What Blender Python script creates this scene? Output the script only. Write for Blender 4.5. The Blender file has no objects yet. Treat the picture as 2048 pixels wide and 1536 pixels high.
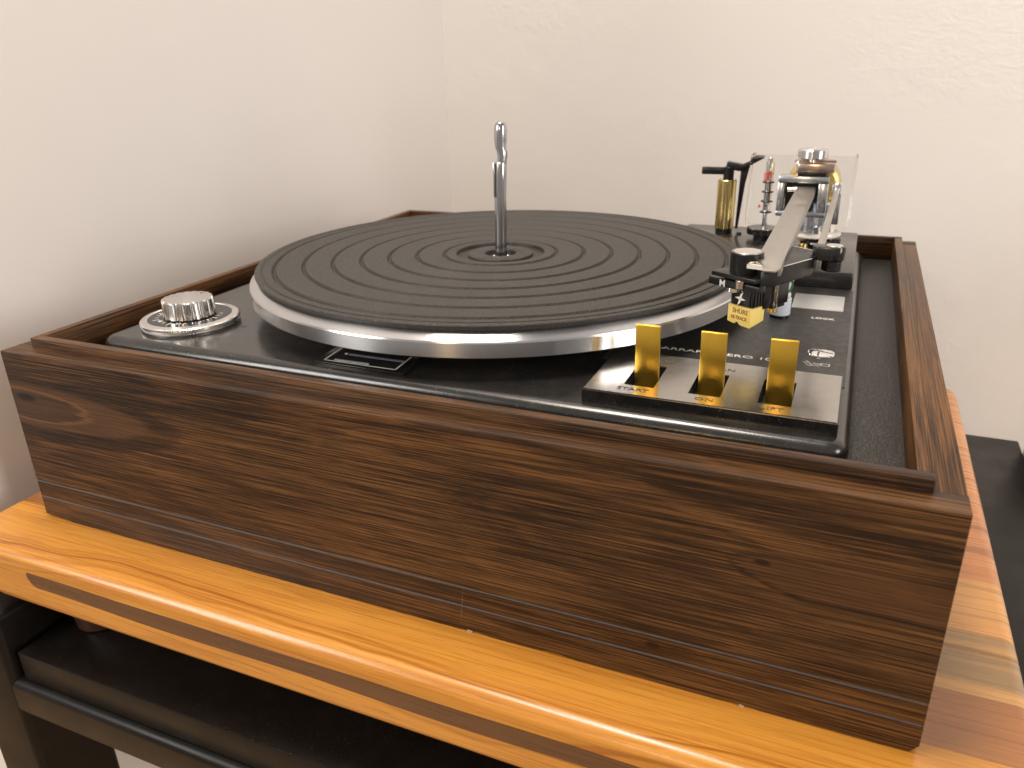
import bpy, bmesh, math, random
from mathutils import Vector, Matrix, Euler
random.seed(7)
S = bpy.context.scene
C = S.collection
R = math.radians

# ------------------------------------------------------------------ camera
cd = bpy.data.cameras.new("camera"); cam = bpy.data.objects.new("camera", cd); C.objects.link(cam)
cam.location = (0.4031, -0.2503, 0.2356)
cam.rotation_euler = Euler((1.1803, 0.0226, 0.4036), 'XYZ')
cd.sensor_width = 36.0; cd.lens = 36.0 * 1570.3 / 2048.0
cd.clip_start = 0.01; cd.clip_end = 50
cd.dof.use_dof = True; cd.dof.focus_distance = 0.375; cd.dof.aperture_fstop = 15.0
S.camera = cam
# ------------------------------------------------------------------ world, lamps, exposure
W_ = bpy.data.worlds.new("World"); S.world = W_; W_.use_nodes = True
bg = W_.node_tree.nodes["Background"]; bg.inputs[0].default_value = (1.0, 0.94, 0.885, 1); bg.inputs[1].default_value = 0.35

def area(name, loc, target, sx, sy, power, col):
    l = bpy.data.lights.new(name, 'AREA'); l.shape = 'RECTANGLE'; l.size = sx; l.size_y = sy; l.energy = power; l.color = col
    o = bpy.data.objects.new(name, l); C.objects.link(o); o.location = loc
    o.rotation_euler = (Vector(target) - Vector(loc)).to_track_quat('-Z', 'Y').to_euler()
    return o
area("window_light", (-0.58, -0.78, 0.58), (0.15, 0.08, 0.06), 0.42, 0.62, 9.0, (1.0, 0.955, 0.90))
area("ceiling_light", (0.02, 0.05, 1.60), (0.06, 0.08, 0.1), 0.5, 0.5, 25, (1.0, 0.89, 0.78))
area("side_window_light", (1.75, -0.35, 0.45), (0.2, 0.25, 0.15), 0.45, 0.9, 14, (1.0, 0.94, 0.88))
area("warm_lamp", (0.26, -1.15, 0.52), (0.1, 0.05, 0.05), 0.14, 0.26, 2.2, (1.0, 0.68, 0.36))

vs = S.view_settings; vs.view_transform = 'Standard'; vs.look = 'None'; vs.gamma = 1; vs.exposure = 0.0; vs.use_curve_mapping = False
S.render.engine = 'CYCLES'
S.cycles.use_denoising = True
S.cycles.max_bounces = 10; S.cycles.glossy_bounces = 6; S.cycles.transmission_bounces = 8
S.cycles.caustics_reflective = True; S.cycles.caustics_refractive = False; S.cycles.sample_clamp_indirect = 6

# ------------------------------------------------------------------ material helpers
class NT:
    def __init__(s, name):
        s.m = bpy.data.materials.new(name); s.m.use_nodes = True; s.t = s.m.node_tree
        s.b = s.t.nodes["Principled BSDF"]; s._oc = None
    def n(s, typ, **kw):
        nd = s.t.nodes.new(typ)
        for k, v in kw.items():
            if k.startswith('_'): setattr(nd, k[1:], v)
        return nd
    def plug(s, sock, v):
        if isinstance(v, bpy.types.NodeSocket): s.t.links.new(v, sock)
        elif isinstance(v, (tuple, list)) and sock.type == 'RGBA' and len(v) == 3: sock.default_value = (*v, 1)
        else: sock.default_value = v
    def oc(s):
        if s._oc is None: s._oc = s.n('ShaderNodeTexCoord').outputs['Object']
        return s._oc
    def math(s, op, a, b=0.0, c=None, clamp=False):
        nd = s.n('ShaderNodeMath'); nd.operation = op; nd.use_clamp = clamp
        s.plug(nd.inputs[0], a); s.plug(nd.inputs[1], b)
        if c is not None: s.plug(nd.inputs[2], c)
        return nd.outputs[0]
    def scale(s, vec, sc, loc=(0, 0, 0)):
        nd = s.n('ShaderNodeMapping'); s.plug(nd.inputs['Vector'], vec); nd.inputs['Scale'].default_value = sc; nd.inputs['Location'].default_value = loc
        return nd.outputs[0]
    def noise(s, vec, scale=1, detail=3, rough=0.5, dist=0, color=False):
        nd = s.n('ShaderNodeTexNoise'); s.plug(nd.inputs['Vector'], vec); nd.inputs['Scale'].default_value = scale
        nd.inputs['Detail'].default_value = detail; nd.inputs['Roughness'].default_value = rough; nd.inputs['Distortion'].default_value = dist
        return nd.outputs['Color' if color else 'Fac']
    def ramp(s, fac, stops, interp='LINEAR'):
        nd = s.n('ShaderNodeValToRGB'); cr = nd.color_ramp; cr.interpolation = interp
        while len(cr.elements) < len(stops): cr.elements.new(0.5)
        for e, (p, c) in zip(cr.elements, stops):
            e.position = p; e.color = (*c, 1) if len(c) == 3 else c
        s.plug(nd.inputs[0], fac); return nd.outputs[0]
    def rampv(s, fac, stops): return s.ramp(fac, [(p, (v, v, v)) for p, v in stops])
    def mix(s, fac, a, b, mode='MIX'):
        nd = s.n('ShaderNodeMix'); nd.data_type = 'RGBA'; nd.blend_type = mode
        s.plug(nd.inputs[0], fac); s.plug(nd.inputs[6], a); s.plug(nd.inputs[7], b); return nd.outputs[2]
    def sep(s, v):
        nd = s.n('ShaderNodeSeparateXYZ'); s.plug(nd.inputs[0], v); return nd.outputs
    def comb(s, x, y, z):
        nd = s.n('ShaderNodeCombineXYZ')
        for i, v in enumerate((x, y, z)): s.plug(nd.inputs[i], v)
        return nd.outputs[0]
    def bump(s, h, strength=0.2, dist=0.001):
        nd = s.n('ShaderNodeBump'); s.plug(nd.inputs['Height'], h); nd.inputs['Strength'].default_value = strength; nd.inputs['Distance'].default_value = dist
        s.t.links.new(nd.outputs[0], s.b.inputs['Normal'])
    def set(s, **kw):
        for k, v in kw.items(): s.plug(s.b.inputs[k.replace('_', ' ')], v)
        return s

def simple(name, col, rough=0.4, metal=0.0, spec=0.5, coat=0.0, var=0.0, vscale=300, bumpv=0.0, bscale=900, dust=0.0):
    t = NT(name); c = col
    if var:
        n = t.noise(t.oc(), vscale, 4, 0.6)
        c = t.mix(n, tuple(x * (1 - var) for x in col), tuple(min(1, x * (1 + var)) for x in col))
        n2 = t.noise(t.oc(), vscale * 0.13, 3, 0.6)
        t.set(Roughness=t.rampv(n2, [(0.3, rough * 0.85), (0.7, min(1, rough * 1.2))]))
    else: t.set(Roughness=rough)
    if dust:
        d = t.math('MULTIPLY', t.rampv(t.noise(t.oc(), 1150, 1, 0.4), [(0.715, 0.0), (0.755, 1.0)]), t.rampv(t.noise(t.oc(), 38, 2, 0.5), [(0.40, 0.1), (0.65, 1.0)]))
        d2 = t.rampv(t.noise(t.oc(), 60, 5, 0.75), [(0.45, 0.0), (0.85, dust * 0.22)])
        c = t.mix(d2, t.mix(t.math('MULTIPLY', d, dust), c, (0.42, 0.38, 0.33)), (0.20, 0.18, 0.16))
    t.set(Base_Color=c, Metallic=metal); t.b.inputs['Specular IOR Level'].default_value = spec; t.b.inputs['Coat Weight'].default_value = coat
    if bumpv: t.bump(t.noise(t.oc(), bscale, 3, 0.6), bumpv, 0.0004)
    return t.m

def walnut(name, axis='x', figure=False, seed=0.0, light=1.0):
    """dark rosewood-look vinyl, grain running along axis"""
    t = NT(name); o = t.sep(t.oc())
    if axis == 'x': L, V, Wd = o[0], o[2], o[1]
    elif axis == 'y': L, V, Wd = o[1], o[2], o[0]
    # across-grain coordinate
    across = t.math('ADD', V, t.math('MULTIPLY', Wd, 0.9))
    base = t.comb(t.math('ADD', L, seed), across, seed)
    wob = t.noise(t.scale(base, (4.5, 13, 1)), 1.0, 3, 0.5)
    f = t.math('ADD', t.math('MULTIPLY', across, 26.0), t.math('MULTIPLY', wob, 3.2))
    knotmask = None
    if figure:
        def gauss(cx, cz, ax, az, p=1.0):
            a = t.math('DIVIDE', t.math('SUBTRACT', L, cx), ax); b = t.math('DIVIDE', t.math('SUBTRACT', V, cz), az)
            q = t.math('ADD', t.math('MULTIPLY', a, a), t.math('MULTIPLY', b, b))
            return t.math('EXPONENT', t.math('MULTIPLY', q, -p))
        g3 = gauss(0.21, 0.03, 0.10, 0.018); g4 = gauss(0.30, 0.075, 0.09, 0.02)
        f = t.math('ADD', f, t.math('MULTIPLY', g3, 1.2)); f = t.math('ADD', f, t.math('MULTIPLY', g4, -0.9))
    fine_w = t.noise(t.scale(base, (22, 300, 1)), 1.0, 3, 0.6)
    f2 = t.math('ADD', f, t.math('MULTIPLY', fine_w, 0.55))
    bands = t.noise(t.comb(t.math('MULTIPLY', f2, 1.0), t.math('MULTIPLY', L, 1.0), seed), 1.5, 4, 0.6)
    fib = t.noise(t.scale(base, (15, 1350, 1)), 1.0, 4, 0.72)
    fib2 = t.noise(t.scale(base, (8, 2300, 1)), 1.0, 2, 0.6)
    tint = t.noise(t.scale(base, (5, 16, 1), (9.1, 2.2, 0)), 1.0, 2, 0.5)
    dk = tuple(x * light for x in (0.0060, 0.0030, 0.0018)); md = tuple(x * light for x in (0.0300, 0.0124, 0.0046)); lt = tuple(x * light for x in (0.195, 0.086, 0.0265))
    m = t.math('ADD', t.math('MULTIPLY', bands, 0.36), t.math('MULTIPLY', fib, 0.64))
    col = t.ramp(m, [(0.385, dk), (0.48, md), (0.60, lt), (0.72, md)])
    col = t.mix(t.rampv(tint, [(0.40, 0.0), (0.65, 0.45)]), col, t.mix(1.0, col, (0.85, 0.92, 1.0), 'MULTIPLY'))
    streak = t.rampv(fib2, [(0.41, 0.12), (0.48, 1.0)])
    smod = t.rampv(t.noise(t.scale(base, (7, 80, 1)), 1.0, 2), [(0.35, 0.25), (0.65, 0.95)])
    col = t.mix(smod, col, t.mix(1.0, col, streak, 'MULTIPLY'))
    gold = t.rampv(t.noise(t.scale(base, (10, 1700, 1), (4.4, 7.7, 0)), 1.0, 3, 0.65), [(0.54, 0.0), (0.66, 0.75)])
    gz = t.rampv(t.noise(t.scale(base, (4, 40, 1), (1.3, 0.2, 0)), 1.0, 2), [(0.40, 0.15), (0.62, 1.0)])
    col = t.mix(t.math('MULTIPLY', gold, gz), col, lt)
    if figure:
        # cathedral lobe with an oval eye at the left, a teardrop at the right, edges broken up by the fibres
        jag = t.math('SUBTRACT', fine_w, 0.5); jf = t.math('SUBTRACT', fib, 0.5)
        wx = t.math('ADD', L, t.math('ADD', t.math('MULTIPLY', jag, 0.022), t.math('MULTIPLY', jf, 0.020)))
        wz = t.math('ADD', V, t.math('MULTIPLY', t.math('SUBTRACT', wob, 0.5), 0.012))
        def ell(cx, cz, ax, az):
            a_ = t.math('DIVIDE', t.math('SUBTRACT', wx, cx), ax); b_ = t.math('DIVIDE', t.math('SUBTRACT', wz, cz), az)
            return t.math('SQRT', t.math('ADD', t.math('MULTIPLY', a_, a_), t.math('MULTIPLY', b_, b_)))
        tone = t.rampv(fib, [(0.30, 0.45), (0.65, 1.25)])
        def tinted(c): return t.mix(1.0, tone, c, 'MULTIPLY')
        e3 = ell(0.018, 0.0700, 0.105, 0.0190); e2 = ell(0.018, 0.0712, 0.083, 0.0125); e1 = ell(0.014, 0.0718, 0.041, 0.0088)
        col = t.mix(t.rampv(e3, [(0.92, 0.55), (1.12, 0.0)]), col, tinted(dk))
        col = t.mix(t.rampv(e2, [(0.90, 0.70), (1.02, 0.0)]), col, tinted((0.105, 0.050, 0.023)))
        col = t.mix(t.rampv(e1, [(0.0, 0.60), (0.84, 0.70), (0.90, 0.0)]), col, tinted((0.046, 0.024, 0.013)))
        rim = t.math('ABSOLUTE', t.math('SUBTRACT', e1, 0.98)); col = t.mix(t.rampv(rim, [(0.0, 0.6), (0.10, 0.0)]), col, (0.19, 0.088, 0.034))
        sx = t.math('MAXIMUM', t.math('SUBTRACT', wx, 0.379), 0.0)
        lo = t.math('SUBTRACT', 0.0682, t.math('MULTIPLY', t.math('SQRT', t.math('MINIMUM', t.math('MULTIPLY', sx, 38.0), 1.0)), 0.0130))
        hi = t.math('ADD', 0.0682, t.math('MULTIPLY', t.math('SQRT', t.math('MINIMUM', t.math('MULTIPLY', sx, 24.0), 1.0)), 0.0052))
        dl = t.math('SUBTRACT', V, lo); dh = t.math('SUBTRACT', hi, V)
        on = t.rampv(t.math('MULTIPLY', sx, 100.0), [(0.0, 0.0), (0.05, 1.0)])
        ins = t.math('MULTIPLY', on, t.math('MULTIPLY', t.rampv(t.math('MULTIPLY', dl, 300.0), [(0.0, 0.0), (0.25, 1.0)]), t.rampv(t.math('MULTIPLY', dh, 300.0), [(0.0, 0.0), (0.7, 1.0)])))
        col = t.mix(t.math('MULTIPLY', ins, 0.65), col, tinted((0.075, 0.032, 0.0125)))
        edge = t.math('MULTIPLY', on, t.rampv(t.math('MULTIPLY', t.math('ABSOLUTE', dl), 300.0), [(0.0, 0.85), (0.42, 0.0)])); col = t.mix(edge, col, dk)
        edge = t.math('MULTIPLY', on, t.rampv(t.math('MULTIPLY', t.math('ABSOLUTE', dh), 300.0), [(0.0, 0.55), (0.60, 0.0)])); col = t.mix(edge, col, dk)
        scx = t.math('ABSOLUTE', t.math('SUBTRACT', L, t.math('ADD', 0.2665, t.math('MULTIPLY', t.math('SUBTRACT', V, 0.012), 0.10))))
        scr = t.math('MULTIPLY', t.rampv(t.math('MULTIPLY', scx, 1000.0), [(0.10, 0.75), (0.28, 0.0)]), t.rampv(t.math('ABSOLUTE', t.math('SUBTRACT', V, 0.013)), [(0.006, 1.0), (0.0085, 0.0)]))
        col = t.mix(t.math('MULTIPLY', scr, t.rampv(fine_w, [(0.35, 0.1), (0.6, 1.0)])), col, (0.22, 0.12, 0.09))
        k1 = gauss(0.0105, 0.0757, 0.010, 0.0030); k2 = gauss(0.3895, 0.0676, 0.0042, 0.0017); k3 = gauss(0.352, 0.0185, 0.004, 0.002)
        for kk in (k1, k2, k3): col = t.mix(t.rampv(t.math('MULTIPLY', kk, t.math('ADD', 0.55, fib)), [(0.45, 0.0), (0.85, 0.9)]), col, (0.008, 0.004, 0.003))
    # dust and wear
    dust = t.rampv(t.noise(t.oc(), 1300, 2, 0.5), [(0.745, 0.0), (0.77, 0.55)])
    col = t.mix(dust, col, (0.35, 0.27, 0.2))
    t.set(Base_Color=col, Roughness=t.rampv(fib, [(0.3, 0.36), (0.7, 0.50)]))
    t.b.inputs['Specular IOR Level'].default_value = 0.30
    t.bump(t.math('ADD', fib, t.math('MULTIPLY', fib2, 0.6)), 0.22, 0.0003)
    return t.m

def pine(name, base, dark, seed, grey=0.0):
    t = NT(name); o = t.sep(t.oc())
    across = t.math('ADD', o[1], t.math('MULTIPLY', o[2], 0.8))
    v = t.comb(t.math('ADD', o[0], seed), across, seed)
    wob = t.noise(t.scale(v, (5, 22, 1)), 1.0, 3, 0.5)
    f = t.math('ADD', t.math('MULTIPLY', across, 260.0), t.math('MULTIPLY', wob, 13.0))
    ring = t.noise(t.comb(f, t.math('MULTIPLY', o[0], 1.2), seed), 0.9, 2, 0.5)
    lines = t.rampv(ring, [(0.30, 1.0), (0.37, 0.35), (0.55, 0.0)])
    fib = t.noise(t.scale(v, (14, 900, 1)), 1.0, 4, 0.65)
    blot = t.noise(t.scale(v, (9, 30, 1)), 1.0, 3, 0.55)
    col = t.mix(t.rampv(blot, [(0.35, 0.0), (0.75, 0.45)]), base, tuple(a * b for a, b in zip(base, (0.80, 0.66, 0.55))))
    col = t.mix(t.math('MULTIPLY', lines, 0.9), col, dark)
    col = t.mix(t.rampv(fib, [(0.32, 0.55), (0.56, 0.0)]), col, dark)
    if grey:
        gm = t.noise(t.scale(v, (6, 90, 1), (3.3, 0, 0)), 1.0, 3, 0.6)
        col = t.mix(t.rampv(gm, [(0.40, 0.0), (0.62, grey)]), col, (0.19, 0.125, 0.055))
    pores = t.rampv(t.noise(t.scale(v, (60, 2200, 1)), 1.0, 2, 0.6), [(0.27, 0.6), (0.33, 0.0)])
    col = t.mix(pores, col, tuple(x * 0.45 for x in dark))
    t.set(Base_Color=col, Roughness=t.rampv(fib, [(0.3, 0.24), (0.7, 0.36)])); t.b.inputs['Coat Weight'].default_value = 0.45; t.b.inputs['Coat Roughness'].default_value = 0.24
    t.bump(t.math('ADD', ring, fib), 0.12, 0.0004)
    return t.m

def metal_turned(name, col, rough, aniso, rot=0.25):
    t = NT(name); n = t.noise(t.scale(t.oc(), (900, 900, 900)), 1.0, 3, 0.6)
    t.set(Base_Color=t.mix(n, tuple(x * 0.93 for x in col), col), Metallic=1.0, Roughness=rough)
    tg = t.n('ShaderNodeTangent'); tg.direction_type = 'RADIAL'; tg.axis = 'Z'
    t.b.inputs['Anisotropic'].default_value = aniso; t.b.inputs['Anisotropic Rotation'].default_value = rot; t.t.links.new(tg.outputs[0], t.b.inputs['Tangent'])
    return t.m

M = {}
M['wal_front'] = walnut('walnut_front', 'x', True, 0.0)
M['wal_x'] = walnut('walnut_lengthwise', 'x', False, 3.7)
M['wal_y'] = walnut('walnut_sideways', 'y', False, 8.1)
M['plate'] = simple('black_enamel', (0.017, 0.016, 0.015), 0.21, spec=0.8, var=0.12, vscale=900, dust=0.6)
M['black_gloss'] = simple('black_gloss', (0.010, 0.010, 0.010), 0.18, spec=0.5, var=0.1, vscale=700, dust=0.6)
M['black_satin'] = simple('black_satin', (0.007, 0.007, 0.0075), 0.30, spec=0.38, var=0.15, vscale=900)
M['overlay'] = simple('black_vinyl_sheet', (0.024, 0.023, 0.022), 0.42, spec=0.5, var=0.3, vscale=1800, bumpv=0.12, bscale=2600, dust=0.5)
M['alu'] = metal_turned('turned_aluminium', (0.76, 0.76, 0.77), 0.25, 0.95, 0.25)
M['knob_metal'] = metal_turned('turned_knob', (0.72, 0.70, 0.67), 0.25, 0.7)
M['alu_flat'] = simple('brushed_aluminium', (0.74, 0.72, 0.70), 0.30, 1.0, var=0.06, vscale=900)
M['arm_metal'] = simple('satin_nickel', (0.44, 0.42, 0.39), 0.36, 1.0, var=0.07, vscale=500)
M['steel'] = simple('polished_steel', (0.50, 0.50, 0.51), 0.17, 1.0)
M['chrome'] = simple('chrome', (0.86, 0.86, 0.87), 0.07, 1.0)
M['cast'] = simple('cast_zinc', (0.66, 0.69, 0.74), 0.24, 1.0, var=0.1, vscale=400)
M['brass'] = simple('brass', (0.74, 0.57, 0.24), 0.24, 1.0, var=0.05, vscale=300)
M['copper'] = simple('bronze_block', (0.55, 0.43, 0.36), 0.26, 1.0, var=0.06, vscale=300)
M['white_ink'] = simple('white_ink', (0.85, 0.83, 0.80), 0.5)
M['grey_ink'] = simple('grey_ink', (0.075, 0.066, 0.058), 0.6)
M['brown_ink'] = simple('brown_ink', (0.22, 0.075, 0.02), 0.5)
M['red_ink'] = simple('red_ink', (0.75, 0.05, 0.03), 0.5)
M['dark_ink'] = simple('dark_ink', (0.04, 0.04, 0.04), 0.5)
M['yellow'] = simple('yellow_plastic', (0.88, 0.68, 0.20), 0.35, spec=0.5, var=0.05, vscale=400)
M['white_plastic'] = simple('white_plastic', (0.78, 0.74, 0.66), 0.35)
M['pale_clip'] = simple('pale_blue_plastic', (0.70, 0.76, 0.84), 0.25)
M['label'] = simple('silver_label', (0.62, 0.63, 0.63), 0.42, 0.55, var=0.12, vscale=700)
M['green_wire'] = simple('green_wire', (0.03, 0.22, 0.06), 0.4)
M['cream_wire'] = simple('cream_wire', (0.70, 0.64, 0.52), 0.4)
M['tan_pad'] = simple('tan_pad', (0.42, 0.33, 0.25), 0.6)
M['stand'] = simple('black_stand_paint', (0.0065, 0.0048, 0.0036), 0.36, spec=0.22, var=0.2, vscale=250, bumpv=0.10, bscale=1600, dust=0.12)
M['foot'] = simple('dark_cone', (0.05, 0.022, 0.015), 0.32, spec=0.5, var=0.2, vscale=200)

# gold levers: faint smears and fine scratches
t = NT('gold_anodised'); n = t.noise(t.scale(t.oc(), (500, 500, 1400)), 1.0, 4, 0.65); n2 = t.noise(t.oc(), 260, 4, 0.6)
n3 = t.rampv(t.noise(t.oc(), 2300, 2, 0.5), [(0.68, 0.0), (0.76, 0.7)])
t.set(Base_Color=t.mix(n3, t.mix(n2, (0.95, 0.56, 0.065), (1.0, 0.64, 0.095)), (1.0, 0.82, 0.38)), Metallic=1.0, Roughness=0.31); M['gold'] = t.m
# mirror-like steel face of the lever panel
t = NT('panel_steel'); n = t.noise(t.scale(t.oc(), (160, 160, 160)), 1.0, 4, 0.6); n2 = t.noise(t.oc(), 2400, 2, 0.5)
t.set(Base_Color=t.mix(n2, (0.44, 0.415, 0.385), (0.54, 0.515, 0.48)), Metallic=1.0, Roughness=t.rampv(n, [(0.3, 0.20), (0.7, 0.27)])); M['panel'] = t.m
# rubber mat
t = NT('rubber_mat'); o = t.oc(); n = t.noise(o, 1600, 3, 0.7); n2 = t.noise(o, 45, 3, 0.6)
c = t.mix(n2, (0.018, 0.0165, 0.015), (0.027, 0.0245, 0.022)); c = t.mix(t.rampv(n, [(0.50, 0.0), (0.72, 0.75)]), c, (0.17, 0.15, 0.13)); c = t.mix(t.rampv(t.noise(o, 520, 2, 0.5), [(0.74, 0.0), (0.78, 0.8)]), c, (0.32, 0.28, 0.24))
t.set(Base_Color=c, Roughness=0.52); t.b.inputs['Specular IOR Level'].default_value = 0.38; t.bump(n, 0.35, 0.0004); M['mat'] = t.m
# leatherette on the deck board
t = NT('black_leatherette'); vo = t.n('ShaderNodeTexVoronoi'); vo.feature = 'DISTANCE_TO_EDGE'
dn = t.noise(t.oc(), 240, 2, 0.5, color=True)
wv = t.n('ShaderNodeVectorMath'); wv.operation = 'MULTIPLY_ADD'; t.t.links.new(dn, wv.inputs[0]); wv.inputs[1].default_value = (0.004, 0.004, 0.004); t.t.links.new(t.oc(), wv.inputs[2])
t.t.links.new(wv.outputs[0], vo.inputs['Vector']); vo.inputs['Scale'].default_value = 540
e = t.rampv(vo.outputs['Distance'], [(0.0, 0.0), (0.16, 1.0)])
t.set(Base_Color=t.mix(e, (0.010, 0.009, 0.008), (0.030, 0.027, 0.024)), Roughness=0.42); t.bump(t.math('ADD', e, t.math('MULTIPLY', t.noise(t.oc(), 900, 3, 0.6), 0.7)), 0.42, 0.0004); M['leather'] = t.m
# wall paint
def wallmat(name, col, bs=0.20):
    t = NT(name); o = t.oc(); a = t.noise(o, 7, 4, 0.6); b = t.noise(o, 70, 4, 0.65, 0.6); p = t.rampv(a, [(0.50, 0.0), (0.70, 1.0)])
    c = t.mix(t.rampv(t.noise(o, 3.2, 4, 0.6), [(0.35, 0.0), (0.7, 1.0)]), tuple(x * 0.965 for x in col), col)
    t.set(Base_Color=c, Roughness=0.48); t.b.inputs['Specular IOR Level'].default_value = 0.4
    q_ = t.sep(o); gx = t.math('DIVIDE', t.math('SUBTRACT', q_[0], 0.50), 0.13); gz = t.math('DIVIDE', t.math('SUBTRACT', q_[2], 0.25), 0.065)
    g = t.math('EXPONENT', t.math('MULTIPLY', t.math('ADD', t.math('MULTIPLY', gx, gx), t.math('MULTIPLY', gz, gz)), -1.0))
    b2 = t.noise(t.scale(o, (55, 55, 100)), 1.0, 4, 0.7, 1.2)
    hgt = t.math('ADD', t.math('MULTIPLY', b, t.math('ADD', 0.15, p)), t.math('MULTIPLY', a, 0.8))
    t.bump(t.math('ADD', hgt, t.math('MULTIPLY', t.math('MULTIPLY', b2, g), 1.3)), bs, 0.004); return t.m
M['wall'] = wallmat('wall_paint', (0.79, 0.765, 0.74))
M['wall_l'] = wallmat('wall_paint_brightened', (0.84, 0.805, 0.78), 0.05)  # same paint, lightened in colour to make up for weaker light on this wall
M['floor'] = simple('warm_wood_floor', (0.62, 0.40, 0.22), 0.45, var=0.15, vscale=12)
# acrylic
t = NT('clear_acrylic'); t.set(Base_Color=(0.97, 0.97, 0.96), Roughness=0.03); t.b.inputs['Transmission Weight'].default_value = 1.0; t.b.inputs['IOR'].default_value = 1.26; M['acrylic'] = t.m
t = NT('smoked_glass'); t.set(Base_Color=(0.02, 0.02, 0.024), Roughness=0.05); t.b.inputs['Coat Weight'].default_value = 0.6; M['glass'] = t.m

# ------------------------------------------------------------------ geometry helpers
def fin(name, bm, m, parent=None, sharp=35, bevel=0.0, segs=2):
    bmesh.ops.recalc_face_normals(bm, faces=bm.faces); bm.normal_update()
    if bevel:
        es = [e for e in bm.edges if len(e.link_faces) == 2 and e.calc_face_angle(0) > R(30)]
        if es: bmesh.ops.bevel(bm, geom=es, offset=bevel, segments=segs, profile=0.5, affect='EDGES', clamp_overlap=True)
    bmesh.ops.recalc_face_normals(bm, faces=bm.faces)
    me = bpy.data.meshes.new(name); bm.to_mesh(me); bm.free()
    for p in me.polygons: p.use_smooth = True
    me.set_sharp_from_angle(angle=R(sharp))
    me.materials.append(M[m] if isinstance(m, str) else m)
    return link(name, me, parent)
def link(name, me, parent=None):
    o = bpy.data.objects.new(name, me); C.objects.link(o)
    if parent is not None:
        o.parent = parent; o.matrix_parent_inverse = Matrix.Translation(-PW[parent.name])
    PW[o.name] = Vector((0, 0, 0)) if parent is None or True else None
    return o
PW = {}
def root(name, loc, label, cat, group=None):
    o = bpy.data.objects.new(name, None); C.objects.link(o); o.location = loc; PW[o.name] = Vector(loc); o.empty_display_size = 0.05
    o['label'] = label; o['category'] = cat
    if group: o['group'] = group
    return o
def nb(): return bmesh.new()
def box(bm, a, b, mat=None):
    x0, y0, z0 = a; x1, y1, z1 = b
    v = [bm.verts.new(p) for p in ((x0,y0,z0),(x1,y0,z0),(x1,y1,z0),(x0,y1,z0),(x0,y0,z1),(x1,y0,z1),(x1,y1,z1),(x0,y1,z1))]
    if mat is not None:
        for q in v: q.co = mat @ q.co
    for f in ((0,3,2,1),(4,5,6,7),(0,1,5,4),(1,2,6,5),(2,3,7,6),(3,0,4,7)): bm.faces.new([v[i] for i in f])
    return bm
def prism(bm, poly, z0, z1, mat=None):
    lo = [bm.verts.new((p[0], p[1], z0)) for p in poly]; hi = [bm.verts.new((p[0], p[1], z1)) for p in poly]
    if mat is not None:
        for q in lo + hi: q.co = mat @ q.co
    n = len(poly); bm.faces.new(lo[::-1]); bm.faces.new(hi)
    for i in range(n): bm.faces.new((lo[i], lo[(i+1) % n], hi[(i+1) % n], hi[i]))
    return bm
def lathe(bm, prof, c=(0, 0, 0), seg=48, mat=None, rfun=None):
    """prof: list of (r, z); closed with poles where r == 0"""
    rings = []
    for r, z in prof:
        if r <= 1e-9: rings.append([bm.verts.new((c[0], c[1], c[2] + z))])
        else:
            ring = []
            for i in range(seg):
                a = 2 * math.pi * i / seg; rr = r * (rfun(a) if rfun else 1)
                ring.append(bm.verts.new((c[0] + rr * math.cos(a), c[1] + rr * math.sin(a), c[2] + z)))
            rings.append(ring)
    for A, B in zip(rings, rings[1:]):
        for i in range(seg):
            j = (i + 1) % seg
            if len(A) == 1 and len(B) == 1: continue
            if len(A) == 1: bm.faces.new((A[0], B[j], B[i]))
            elif len(B) == 1: bm.faces.new((A[i], A[j], B[0]))
            else: bm.faces.new((A[i], A[j], B[j], B[i]))
    if mat is not None:
        for ring in rings:
            for q in ring: q.co = mat @ q.co
    return bm
def cyl(bm, c, r, z0, z1, seg=40, ch=0.0, mat=None):
    ch = ch or min(r, abs(z1 - z0)) * 0.08
    return lathe(bm, [(0, z0), (r - ch, z0), (r, z0 + ch), (r, z1 - ch), (r - ch, z1), (0, z1)], (c[0], c[1], 0), seg, mat)
def tube(bm, pts, rad, seg=12, cap=True):
    pts = [Vector(p) for p in pts]; rads = rad if isinstance(rad, (list, tuple)) else [rad] * len(pts)
    rings = []; up = None
    for i, p in enumerate(pts):
        d = (pts[min(i+1, len(pts)-1)] - pts[max(i-1, 0)]).normalized()
        if up is None: up = Vector((0, 0, 1)) if abs(d.z) < 0.9 else Vector((1, 0, 0))
        x = d.cross(up).normalized(); y = x.cross(d).normalized(); up = y
        rings.append([bm.verts.new(p + (x * math.cos(2*math.pi*k/seg) + y * math.sin(2*math.pi*k/seg)) * rads[i]) for k in range(seg)])
    for A, B in zip(rings, rings[1:]):
        for k in range(seg): bm.faces.new((A[k], A[(k+1) % seg], B[(k+1) % seg], B[k]))
    if cap: bm.faces.new(rings[0][::-1]); bm.faces.new(rings[-1])
    return bm
def rrect(x0, x1, y0, y1, r, n=8):
    pts = []
    for cx, cy, a0 in ((x1-r, y0+r, -90), (x1-r, y1-r, 0), (x0+r, y1-r, 90), (x0+r, y0+r, 180)):
        for i in range(n + 1):
            a = R(a0 + 90 * i / n); pts.append((cx + r * math.cos(a), cy + r * math.sin(a)))
    return pts
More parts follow.
